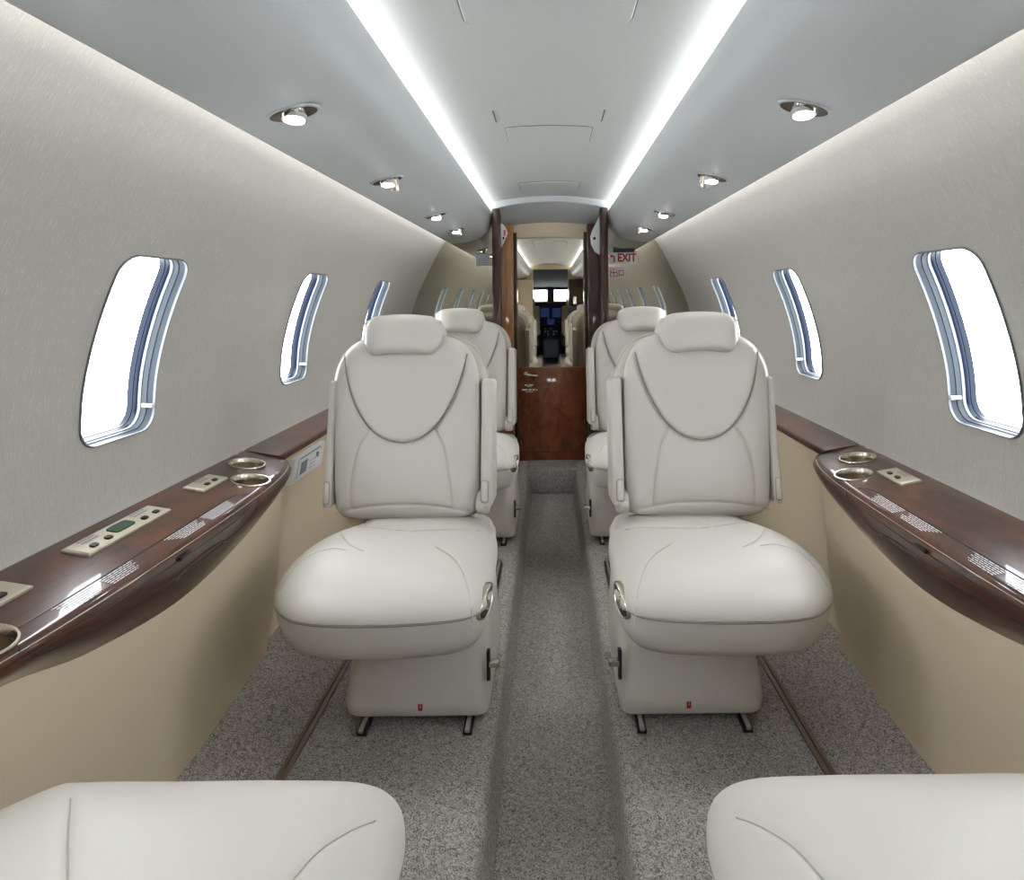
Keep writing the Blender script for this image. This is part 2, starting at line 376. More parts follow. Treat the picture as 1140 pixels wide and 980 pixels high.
def dashes(name, mp, rows, m, parent, seed=1, hfrac=0.55):
    """rows: list of (u0,u1,v,height): small word-like marks placed by mp(u,v)"""
    rn = random.Random(seed); V = []; Fc = []
    for u0, u1, v, h in rows:
        u = u0
        while u < u1:
            wd = rn.uniform(1.2, 3.5)*h; e = min(u+wd, u1)
            b = len(V); V += [mp(u, v-h*hfrac/2), mp(e, v-h*hfrac/2), mp(e, v+h*hfrac/2), mp(u, v+h*hfrac/2)]
            Fc.append((b, b+1, b+2, b+3)); u = e + 0.5*h
    return obj(name, V, Fc, m, parent, smooth=False)
for side, sg in (('left', -1), ('right', 1)):
    L = thing('side_ledge', 'glossy burl wood ledge with fold-out table along the %s cabin wall' % side, 'side ledge', (0, 0, 0))
    ys = list(YA + (YB-YA)*(0.5-0.5*np.cos(np.linspace(0, math.pi, 60))))
    v, f = ledge_solid(sg, ys)
    top = obj('table_console', v, f, 'wood', L, sharp=35)
    cups = [(0.770, 1.585), (0.708, 1.475), (0.772, 0.68), (0.714, 0.775)]
    cut = []
    for cx, cy in cups:
        c = objbm('c', cyl_bm((sg*cx, cy, 0.548), (0, 0, 1), 0.0405, 0.0405, 0.2, 40), 'nickel'); cut.append(c)
    boolean_cut(top, cut)
    for cx, cy in cups:
        zt = lambda x, y: 0.573 + (0.6-0.573)*(x-0.672)/(0.835-0.672)
        rings = []
        for r, dz in ((0.044, 0.001), (0.0435, 0.003), (0.0405, 0.003), (0.039, 0.0), (0.0385, -0.010), (0.0385, -0.034), (0.001, -0.035)):
            rings.append([(sg*(cx+r*math.cos(a)), cy+r*math.sin(a), zt(cx+r*math.cos(a), cy)*(1 if dz > -0.02 else 0) + (0 if dz > -0.02 else zt(cx, cy)) + dz) for a in np.linspace(0, 2*math.pi, 40, endpoint=False)])
        obj('cup_holder', *loft(rings, False), 'nickel', L)
    v, f = ledge_solid(sg, [YB, YB+0.001, Y1]); obj('ledge_rail', v, f, 'wood', L, sharp=35)
    v, f = ledge_solid(sg, [Y0, YA-0.001, YA]); obj('ledge_rail', v, f, 'wood', L, sharp=35)
    # folding table lid: seam line round it, a second joint, and finger scoop
    ya, yb = 0.80, 1.385
    lid = [(ya, 0.80)] + [(y, 0.80) for y in np.linspace(ya+0.02, yb-0.03, 30)] + [(yb-0.01, 0.83), (yb, 0.90), (yb+0.015, 1.0), (yb+0.02, 1.1), (yb+0.012, 1.27), (yb-0.01, 1.34)] + \
          [(y, 1.42) for y in np.linspace(yb-0.05, ya+0.05, 30)] + [(ya+0.01, 1.34), (ya-0.012, 1.27), (ya-0.02, 1.1), (ya-0.015, 1.0), (ya-0.005, 0.88)]
    tube('lid_seam', [on_ledge(sg, y, s) for y, s in lid], 0.0013, 'black', L, 6, True)
    tube('lid_joint', [on_ledge(sg, y, 1.2) for y in np.linspace(ya-0.018, yb+0.018, 40)], 0.0013, 'black', L, 6)
    tube('edge_inlay', [on_ledge(sg, y, 1.055) for y in np.linspace(YA+0.03, YB-0.03, 60)], 0.0007, 'bezel', L, 6)  # thin pale tube standing in for the highlight along the nose
    sc = [on_ledge(sg, 1.20+0.085*math.cos(a), 1.56+0.13*math.sin(a), 0.0) for a in np.linspace(0, 2*math.pi, 40, endpoint=False)]
    cc = sum(sc, Vector())/len(sc); rr = [[cc+(p-cc)*k - Vector((sg*-1, 0, 0))*d*1.0 for p in sc] for k, d in ((1.03, -0.0005), (1.0, -0.002), (0.93, -0.0015), (0.7, 0.0), (0.3, 0.0005))]
    rr = [[Vector((p.x, p.y, p.z)) for p in r] for r in rr]
    tube('finger_scoop', [on_ledge(sg, 1.20+0.085*math.cos(a), 1.50+0.16*math.sin(a), 0.0) for a in np.linspace(math.pi*1.0, math.pi*2.0, 30)], 0.0022, 'wood_dark', L, 6)
    box('latch', sg*0.650, sg*0.656, 1.10, 1.135, 0.545, 0.552, 'black', L, r=0.002)
    mp = lambda u, s, sg=sg: on_ledge(sg, u, s, 0.0011)
    # tiny white lettering in two blocks: lines run along the ledge
    for q, (u0, u1) in enumerate(((0.865, 1.03), (1.115, 1.335))):
        um = (u0+u1)/2; rows = []
        for k in range(6):
            s = 0.83 + 0.026*k
            rows.append((u0+0.004*k, um-0.008-0.006*(k % 3), s+0.0, 0.016)); rows.append((um+0.006, u1-0.005*(k % 2)-0.003*k, s-0.0, 0.016))
        rn = random.Random(q); V = []; Fc = []
        for a, b_, s, h in rows:
            u = a
            while u < b_:
                e = min(u+rn.uniform(0.004, 0.013), b_); b = len(V)
                V += [mp(u, s-0.0045), mp(e, s-0.0045), mp(e, s+0.0045), mp(u, s+0.0045)]; Fc.append((b, b+1, b+2, b+3)); u = e+0.0018
        obj('lettering', V, Fc, 'ink', L, smooth=False)
    # control panels on the ledge top
    def plate(y0, y1, s0, s1):
        P = []
        for lift, ins in ((0.0, 0), (0.004, 0), (0.006, 0.003)):
            P.append([on_ledge(sg, yy, ss, lift) for yy, ss in ((y0+ins, s0+ins*6), (y1-ins, s0+ins*6), (y1-ins, s1-ins*6), (y0+ins, s1-ins*6))])
        return obj('control_panel', *loft(P), 'bezel', L, sharp=30)
    def key(par, y, s, hy, hs, m, nm, lift=0.008):
        P = []
        for lf in (0.004, lift):
            P.append([on_ledge(sg, y+a, s+b, lf) for a, b in rrect(hy, hs, min(hy, hs*0.16)*0.6, 3)] if False else [on_ledge(sg, y+hy*math.copysign(abs(math.cos(t))**0.4, math.cos(t)), s+hs*math.copysign(abs(math.sin(t))**0.4, math.sin(t)), lf) for t in np.linspace(0, 2*math.pi, 16, endpoint=False)])
        return obj(nm, *loft(P), m, par, sharp=30)
    if sg < 0: units = [(1.02, 1.24, True), (1.36, 1.46, False), (0.80, 0.91, False)]
    else: units = [(1.36, 1.46, False), (0.80, 0.91, False)]
    for a, b, big in units:
        p = plate(a, b, 0.20, 0.47)
        if big:
            key(p, (a+b)/2, 0.33, 0.026, 0.07, 'lcd', 'display')
            cs = (a+0.028, a+0.062, b-0.062, b-0.028)
        else: cs = ((a+b)/2-0.016, (a+b)/2+0.016)
        for y in cs: key(p, y, 0.395, 0.0065, 0.028, 'black', 'button', 0.009)
        for c0 in ((cs[0]+cs[1])/2, (cs[-2]+cs[-1])/2) if big else ((a+b)/2,):
            rows = [(c0-0.020, c0+0.020, s, 0.03) for s in (0.245, 0.29)]
            V = []; Fc = []; rn = random.Random(int(c0*100))
            for u0, u1, s, h in rows:
                u = u0
                while u < u1:
                    e = min(u+rn.uniform(0.004, 0.008), u1); bb = len(V)
                    V += [on_ledge(sg, u, s-0.013, 0.0068), on_ledge(sg, e, s-0.013, 0.0068), on_ledge(sg, e, s+0.013, 0.0068), on_ledge(sg, u, s+0.013, 0.0068)]; Fc.append((bb, bb+1, bb+2, bb+3)); u = e+0.0015
            obj('legend', V, Fc, 'greyink', p, smooth=False)
    # lower side panels (structure)
    ti = 6 if sg < 0 else 7
    ysp = list(np.linspace(YA+0.01, YB-0.012, 50)); rings = []
    for y in ysp:
        xf, zt, xb, zb = ledge_dims(y); x1 = 0.752 + 0.02*sstep(1.3, 1.7, y)
        P = [(xb+0.004, zb+0.02), (xb+0.002, zb-0.001), (xb+0.006, zb-0.03), (0.735, 0.25), (x1, 0.04), (x1+0.002, 0.0), (0.86, 0.0), (0.86, zb+0.02)]
        rings.append([(sg*a, y, b) for a, b in P])
    obj('trim_%d' % ti, *loft(rings), 'tan', kind='structure', sharp=50)
    for k, (a, b) in enumerate(((YB-0.02, Y1), (Y0, YA+0.02))):
        pr = [(0.744, 0.565), (0.752, 0.54), (0.765, 0.46), (0.785, 0.3), (0.792, 0.06), (0.792, 0.0), (0.87, 0.0), (0.87, 0.59), (0.82, 0.59)]
        extrude('trim_%d' % (8+k+(0 if sg < 0 else 2)), [(sg*x, z) for x, z in pr], a, b, 'tan', True, sharp=30)

# placard plate on the left lower panel beyond the console
def plate_pt(u, v, d):      # u along Y 0..1, v up 0..1
    y = 1.80+0.235*u; z = 0.47+0.075*v; x = -(0.7625 - 0.03*(z-0.46)/0.08*0.5) + d
    return (x, y, z)
pp = thing('information_plate', 'small white card plate on the tan panel beside the left seat', 'plate', (0, 0, 0))
def quad(nm, u0, u1, v0, v1, d0, d1, m, par):
    c = ((u0, v0), (u1, v0), (u1, v1), (u0, v1))
    return obj(nm, *loft([[plate_pt(a, b, d0) for a, b in c], [plate_pt(a, b, d1) for a, b in c]]), m, par, sharp=30)
quad('plate', 0, 1, 0, 1, -0.004, 0.012, 'white', pp)
quad('card', 0.12, 0.9, 0.12, 0.86, 0.012, 0.014, 'grey_label', pp); quad('card_face', 0.14, 0.88, 0.15, 0.83, 0.014, 0.0145, 'white', pp)
quad('slot', 0.16, 0.84, 0.87, 0.91, 0.012, 0.0135, 'greyink', pp)
quad('picture', 0.2, 0.4, 0.22, 0.72, 0.0145, 0.0155, 'greyink', pp)
quad('emblem', 0.70, 0.75, 0.56, 0.76, 0.0145, 0.0155, 'green', pp); quad('emblem', 0.76, 0.80, 0.5, 0.7, 0.0145, 0.0155, 'pink', pp)
dashes('lettering', lambda u, v: plate_pt(u, v, 0.0157), [(0.48, 0.68, v, 0.05) for v in (0.55, 0.4, 0.26)], 'greyink', pp)

# ------------------------------------------------------------------ ceiling vents
def ceil_z(x): return float(np.interp(abs(x), [p[0] for p in half], [p[1] for p in half]))
def ceil_loop(hx, y0, y1, r, dz, n=6):
    return [(x, (y0+y1)/2+y, ceil_z(x)+dz) for x, y in resample(rrect(hx, (y1-y0)/2, r, n), 120)]
def ceil_panel(name, label, hx, y0, y1, r, dz, m='ceil'):
    t = thing(name, label, 'ceiling panel')
    def grid(hx, y0, y1, dz):
        n = 24; return [(-hx+2*hx*i/n, dz) for i in range(n+1)]
    rings = [ceil_loop(hx, y0, y1, r, 0.002), ceil_loop(hx, y0, y1, r, -dz), ceil_loop(hx-0.003, y0+0.003, y1-0.003, r, -dz-0.0015)]
    v, f = loft(rings, False)
    # cover: strips across x so the panel keeps the ceiling's arch
    loop = rings[-1]; xs = np.linspace(-(hx-0.003), hx-0.003, 41); yc = (y0+y1)/2; hy = (y1-y0)/2-0.003; b = len(v)
    for x in xs:
        e = max(0, abs(x)-(hx-0.003-r)); yy = hy-r+math.sqrt(max(0, r*r-e*e)) if e > 0 else hy
        v += [(x, yc-yy, ceil_z(x)-dz-0.0015), (x, yc+yy, ceil_z(x)-dz-0.0015)]
    for i in range(40): f.append((b+2*i, b+2*i+1, b+2*i+3, b+2*i+2))
    obj('cover', v, f, m, t, sharp=30)
    tube('gap', ceil_loop(hx+0.0015, y0-0.0015, y1+0.0015, r, -0.0004), 0.0016, 'groove', t, 6, True)
    return t
ceil_panel('ceiling_panel', 'large flat rounded panel in the middle of the ceiling, nearest the camera', 0.173, 0.62, 1.325, 0.03, 0.003)
ceil_panel('ceiling_panel', 'narrow arched cover strip across the mid ceiling, second from the camera', 0.147, 2.13, 2.33, 0.012, 0.004)
ceil_panel('ceiling_panel', 'small cover strip across the ceiling close to the mirrored door', 0.150, 3.15, 3.36, 0.012, 0.004)
for s, wd in ((-1, 'left'), (1, 'right')):
    o = tube('ceiling_slot', [(s*0.172, y, ceil_z(0.172)-0.001) for y in (1.93, 1.98, 2.05)], 0.0022, 'groove')
    tag(o, 'short dark slit in the mid ceiling, on its %s side' % wd, 'slot')

# ------------------------------------------------------------------ reading lights
def psu_frame(x):
    P = np.array(psu); k = int(np.argmin(abs(P[:, 0]-x))); d = P[k+1]-P[k-1]; d /= np.linalg.norm(d)
    return P[k], d, np.array([d[1], -d[0]])*(-1 if d[0]*-1 > 0 else 1)
def reading_light(sg, y, gasper, label, sc=1.2):
    P, d, nn = psu_frame(0.463)
    nrm = Vector((sg*nn[0], 0, nn[1]));
    if nrm.z > 0: nrm = -nrm
    tn = Vector((sg*d[0], 0, d[1])); p = Vector((sg*P[0], y, P[1])); yv = Vector((0, 1, 0))
    t = thing('reading_light', label, 'reading light', p, 0, 'chrome reading lights in the overhead panels')
    a0, b0 = 0.038*sc, 0.027*sc
    def el(k, h, kb=None): return [tn*(a0*k*math.cos(a)) + yv*(b0*(kb or k)*math.sin(a)) + nrm*h for a in np.linspace(0, 2*math.pi, 36, endpoint=False)]
    obj('bezel', *loft([el(1.08, -0.001), el(1.05, 0.003), el(0.95, 0.003), el(0.9, 0.0005)], False), 'psu', t)
    obj('recess', *loft([el(0.95, 0.0032), el(0.86, 0.001), el(0.5, 0.002), el(0.05, 0.003)], True), 'recess', t)
    ax = (Vector((0, -0.15, -1)) + nrm*0.2).normalized(); base = tn*(-0.004)-nrm*0.007
    b = cyl_bm(base-ax*0.01, ax, 0.0165*sc, 0.0165*sc, 0.026, 28); cyl_bm(base+ax*0.014, ax, 0.0185*sc, 0.0185*sc, 0.009, 28, b)
    h = objbm('lamp_head', b, 'chrome', t)
    objbm('lens', cyl_bm(base+ax*0.0215, ax, 0.0155*sc, 0.0145*sc, 0.003, 28), 'lamp', t)
    if gasper:
        ax2 = (Vector((0, 0.25, -1))).normalized(); q = -tn*0.016 + yv*0.016 if True else base
        b = cyl_bm(q-ax2*0.008, ax2, 0.0125*sc, 0.0125*sc, 0.030, 24); cyl_bm(q+ax2*0.018, ax2, 0.0145*sc, 0.0135*sc, 0.012, 24, b)
        objbm('air_nozzle', b, 'nickel', t); objbm('nozzle_throat', cyl_bm(q+ax2*0.030, ax2, 0.008*sc, 0.007*sc, 0.001, 20), 'black', t)
    l = bpy.data.lights.new('reading_beam', 'SPOT'); l.energy = 1.3; l.spot_size = R(125); l.spot_blend = 0.8; l.shadow_soft_size = 0.03; l.color = (1, 0.96, 0.9)
    o = bpy.data.objects.new('reading_beam', l); COL.objects.link(o); o.parent = t; o.location = base+ax*0.03
    o.rotation_euler = (-ax).to_track_quat('Z', 'Y').to_euler()
    return t
names = ['nearest the camera', 'second from the camera', 'third from the camera', 'closest to the mirrored bulkhead']
for sg, sd in ((-1, 'left'), (1, 'right')):
    for i, y in enumerate((1.145, 1.80, 2.56, 3.10)):
        reading_light(sg, y, i in (1, 3), 'chrome %s in the %s overhead panel, %s' % ('lamp with air nozzle' if i in (1, 3) else 'lamp alone', sd, names[i]))

# ------------------------------------------------------------------ mirrored bulkhead, posts, door
bh = bpy.data.objects.new('wall_back', None); COL.objects.link(bh); bh['kind'] = 'structure'
for sg in (-1, 1):
    P = [(0.33, 0.0), (0.86, 0.0), (0.86, 1.0), (0.80, 1.25), (0.62, 1.47), (0.33, 1.60)]
    obj('mirror', *loft([[(sg*x, Y1, z) for x, z in P], [(sg*x, Y1+0.01, z) for x, z in P]]), 'mirror', bh, smooth=False)
arch = [(x, 1.515+0.045*(1-(x/0.33)**2)) for x in np.linspace(-0.33, 0.33, 25)]
# blue-grey fascia then tan arched header
def band(nm, y0, y1, zlo0, zlo1, zhi, m, c0=0.04, c1=0.04, W=0.335):
    V = []; xs = np.linspace(-W, W, 31)
    r0 = [(x, y0, zhi) for x in xs]; r1 = [(x, y0, zlo0+c0*(1-(x/W)**2)) for x in xs]; r2 = [(x, y1, zlo1+c1*(1-(x/W)**2)) for x in xs]; r3 = [(x, y1, zhi) for x in xs]
    return obj(nm, *loft([r0, r1, r2, r3], False, False), m, bh, sharp=30)
band('fascia', 3.60, 3.84, 1.512, 1.425, 1.60, 'psu', 0.042, 0.035)
band('header', 3.835, 3.88, 1.352, 1.352, 1.60, 'tan', 0.022, 0.022)
for sg, nm in ((-1, 12), (1, 13)):
    box('trim_%d' % nm, sg*0.288, sg*0.333, 3.60, 3.73, 0.0, 1.52, 'wood_dark', r=0.008, kind='structure')
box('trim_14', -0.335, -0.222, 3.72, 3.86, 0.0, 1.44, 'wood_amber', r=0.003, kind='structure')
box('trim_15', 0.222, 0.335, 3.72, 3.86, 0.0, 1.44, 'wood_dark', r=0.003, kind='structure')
for s_, k in ((-1, 16), (1, 17)):
    box('trim_%d' % k, s_*0.204, s_*0.2235, 3.82, 3.872, 0.0, 1.40, 'wood_dark', r=0.003, kind='structure')
dr = bpy.data.objects.new('door_1', None); COL.objects.link(dr); dr['kind'] = 'structure'; DY = 3.87
box('lower_panel', -0.206, 0.206, DY, DY+0.03, 0.0, 0.575, 'wood_door', dr, r=0.002)
box('kick_line', -0.204, 0.204, DY-0.001, DY+0.002, 0.052, 0.055, 'black', dr)
P = [(-0.204, 0.575), (0.204, 0.575)] + [(x, 1.352+0.022*(1-(x/0.3)**2)+0.02) for x in np.linspace(0.204, -0.204, 15)]
obj('mirror', *loft([[(x, DY+0.004, z) for x, z in P], [(x, DY+0.012, z) for x, z in P]]), 'mirror_door', dr, smooth=False)
hd = objbm('handle', cyl_bm((-0.158, DY, 0.537), (0, -1, 0), 0.014, 0.013, 0.012, 24), 'chrome', dr)
tube('lever', [(-0.158, DY-0.01, 0.537), (-0.158, DY-0.035, 0.537), (-0.145, DY-0.038, 0.533), (-0.115, DY-0.036, 0.529), (-0.085, DY-0.034, 0.526)], [0.009, 0.009, 0.008, 0.006, 0.005], 'chrome', hd, 12)
dashes('lettering', lambda u, v: (u, DY-0.001, v), [(-0.165, -0.112, 0.466, 0.011), (-0.150, -0.125, 0.457, 0.005), (-0.182, -0.088, 0.437, 0.013), (-0.158, -0.115, 0.425, 0.006)], 'ink', dr, 3, 0.8)
box('catch', -0.192, -0.187, DY-0.004, DY, 0.10, 0.125, 'chrome', dr)

box('wall_aft', -0.95, 0.95, 3.93, 3.96, -0.2, 1.7, 'wood_dark', kind='structure')  # unseen backing box added to stop light leaking round the door
for sg, nm in ((-1, 'trim_8'), (1, 'trim_10')):
    box('catch', sg*0.768, sg*0.762, 1.742, 1.750, 0.445, 0.470, 'brown', bpy.data.objects[nm], r=0.001)
# signs on the mirrored bulkhead
SY = Y1
def k2w(px, py, y=SY): return ((px-VX)*y/F, CZ-(py-VY)*y/F)
def text_mesh(name, body, size, m, parent, loc, width=None):
    c = bpy.data.curves.new(name, 'FONT'); c.body = body; c.size = size; c.extrude = 0.0006; c.offset = size*0.035
    c.align_x = 'CENTER'; c.align_y = 'CENTER'
    o = bpy.data.objects.new('t', c); COL.objects.link(o)
    me = bpy.data.meshes.new_from_object(o.evaluated_get(bpy.context.evaluated_depsgraph_get())); bpy.data.objects.remove(o)
    xs = [v.co.x for v in me.vertices]; k = width/(max(xs)-min(xs)) if width else 1
    for v in me.vertices: v.co = Vector((v.co.x*k, -v.co.z, v.co.y)) + Vector(loc)
    me.materials.clear(); me.materials.append(M[m]); q = bpy.data.objects.new(name, me); COL.objects.link(q); q.parent = parent; return q
x0, z1 = k2w(678.5, 281.5); x1, z0 = k2w(710, 294.8)
es = thing('exit_sign', 'white plate with a red arrow and the word EXIT on the right mirrored panel', 'sign')
box('plate', x0, x1, SY-0.004, SY, z0, z1, 'white', es, r=0.001)
text_mesh('lettering', 'EXIT', 0.066, 'red', es, ((x0*0.36+x1*0.64)-0.003, SY-0.0052, (z0+z1)/2), (x1-x0)*0.66)
ax0 = x0+0.004; zc = (z0+z1)/2
A = [(0, 0.012), (0.014, 0.024), (0.014, 0.016), (0.026, 0.014), (0.030, 0.006), (0.030, -0.024), (0.021, -0.024), (0.021, 0.004), (0.014, 0.007), (0.014, 0.0)]
obj('arrow', *loft([[(ax0+a, SY-0.0042, zc+b) for a, b in A], [(ax0+a, SY-0.0055, zc+b) for a, b in A]]), 'red', es, smooth=False)
x0, z1 = k2w(678.5, 298.5); x1, z0 = k2w(696, 310.8)
cs = thing('chinese_exit_sign', 'small white plate with two dark red Chinese characters below the EXIT sign', 'sign')
box('plate', x0, x1, SY-0.004, SY, z0, z1, 'white', cs, r=0.001)
def strokes(nm, cx, cz, s, segs):
    b = bmesh.new()
    for a0, b0, a1, b1 in segs:
        xa, xb = sorted((cx+a0*s, cx+a1*s)); za, zb = sorted((cz+b0*s, cz+b1*s)); t = 0.0022
        box_bm(xa-t, xb+t, SY-0.0055, SY-0.004, za-t, zb+t, 0, bm=b)
    return objbm(nm, b, 'red', cs)
cz_ = (z0+z1)/2; wq = x1-x0
strokes('character', x0+wq*0.28, cz_, 0.024, [(0, 1, 0, -0.9), (-0.7, 0.8, -0.7, 0.1), (0.7, 0.8, 0.7, 0.1), (-0.7, 0.1, 0.7, 0.1), (-0.85, -0.1, -0.85, -0.9), (0.85, -0.1, 0.85, -0.9), (-0.85, -0.9, 0.85, -0.9)])
strokes('character', x0+wq*0.76, cz_, 0.022, [(-0.6, 0.7, -0.6, -0.75), (0.6, 0.7, 0.6, -0.75), (-0.6, 0.62, 0.6, 0.62), (-0.6, -0.55, 0.6, -0.55)])
x0, z1 = k2w(683, 277.5); x1, z0 = k2w(706.5, 282)
o = box('black_display_strip', x0, x1, SY-0.02, SY, z0, z1, 'black', r=0.002); tag(o, 'narrow black strip mounted directly above the EXIT sign', 'strip')
x0, z1 = k2w(530.5, 282.5); x1, z0 = k2w(545.5, 295.7)
nt = thing('notice_card', 'pale blue notice card on the left mirrored panel beside the post', 'card')
box('card', x0, x1, SY-0.003, SY, z0, z1, 'grey_label', nt, r=0.001)
dashes('lettering', lambda u, v: (u, SY-0.0034, v), [(x0+0.02, x1-0.015, z1-0.012, 0.005)] + [(x0+0.014, x1-0.008, z, 0.004) for z in np.linspace(z1-0.028, z0+0.010, 4)], 'greyink', nt, 5)
# little fixtures on the inner faces of the posts
def wedge(nm, sg, label, m):
    P = [(0.286, 1.445), (0.286, 1.30), (0.272, 1.33), (0.248, 1.385), (0.262, 1.42)]
    if sg > 0: P = [(0.288, 1.475), (0.288, 1.25), (0.262, 1.27), (0.240, 1.315), (0.236, 1.36), (0.25, 1.40)]
    y = 3.66
    t = thing(nm, label, 'fixture')
    obj('body', *loft([[(sg*a, y, b) for a, b in P], [(sg*a, y+0.05, b) for a, b in P]]), m, t, smooth=False)
    return t
wv = wedge('post_sign', -1, 'small white wedge sign with a pink mark on the left wooden post', 'white')
box('mark', -0.270, -0.258, 3.657, 3.66, 1.365, 1.40, 'pink', wv, r=0.001); box('mark', -0.276, -0.266, 3.657, 3.66, 1.345, 1.36, 'black', wv, r=0.001)
wv = wedge('speaker_grille', 1, 'pale rounded speaker housing with a dark hole on the right post', 'white')
objbm('hole', cyl_bm((0.258, 3.66, 1.345), (0, -1, 0), 0.009, 0.009, 0.002, 20), 'black', wv)

# ------------------------------------------------------------------ seats
XC = 0.385; SY0 = 1.70
def fp(px, py, z):                   # left-seat floor-plan point seen at a pixel, on the plane z, in seat coordinates
    k = (CZ-z)/(py-VY); return ((px-VX)*k+XC, k*F-SY0)
def bp_(px, py): return ((px-453)*0.0025, 1-(py-332)*0.00245)
back_out = [bp_(*p) for p in ((382, 574), (375, 560), (371.5, 500), (370, 440), (373, 408), (385, 386), (404, 374), (430, 369), (453, 368), (476, 369), (501, 374), (520, 386), (531, 408), (534, 440), (535, 500), (533, 560), (526, 574), (505, 579), (453, 580), (402, 579))]
U = [bp_(*p) for p in ((382, 394), (388, 418), (396, 443), (411, 470), (429, 486), (451, 492), (473, 487), (492, 470), (507, 444), (516, 418), (521, 394))]
SL = [bp_(*p) for p in ((416, 477), (404, 497), (397, 525), (395, 545), (396, 566))]
SR = [bp_(*p) for p in ((486, 477), (496, 497), (502, 525), (505, 545), (506, 566))]
SB = [bp_(*p) for p in ((374, 573), (395, 566), (425, 561), (453, 560), (482, 561), (508, 566), (531, 573))]
cush_out = [(0.185, 0.14), (0.232, 0.05), (0.24, -0.01), (0.252, -0.10), (0.258, -0.22), (0.262, -0.32), (0.250, -0.395), (0.205, -0.440), (0.11, -0.458), (0.0, -0.462), (-0.08, -0.456), (-0.145, -0.432), (-0.195, -0.375), (-0.222, -0.29), (-0.220, -0.19), (-0.195, -0.10), (-0.168, -0.02), (-0.15, 0.06), (-0.13, 0.14), (0.0, 0.16)]
fore_out = [(0.20, 0.05), (0.232, -0.1), (0.238, -0.3), (0.236, -0.40), (0.205, -0.447), (0.10, -0.456), (-0.05, -0.456), (-0.16, -0.456), (-0.205, -0.445), (-0.275, -0.36), (-0.305, -0.25), (-0.27, -0.05), (-0.10, 0.05)]
def polyin(P, Q):
    P = np.atleast_2d(P); ins = np.zeros(len(P), bool); n = len(Q)
    for i in range(n):
        x1, y1 = Q[i]; x2, y2 = Q[(i+1) % n]
        c = ((y1 > P[:, 1]) != (y2 > P[:, 1])) & (P[:, 0] < (x2-x1)*(P[:, 1]-y1)/((y2-y1) or 1e-9)+x1); ins ^= c
    return ins
UQ = [tuple(p) for p in resample(spline(U, 8), 50, False)] + [(0.2, 0.95), (-0.2, 0.95)]
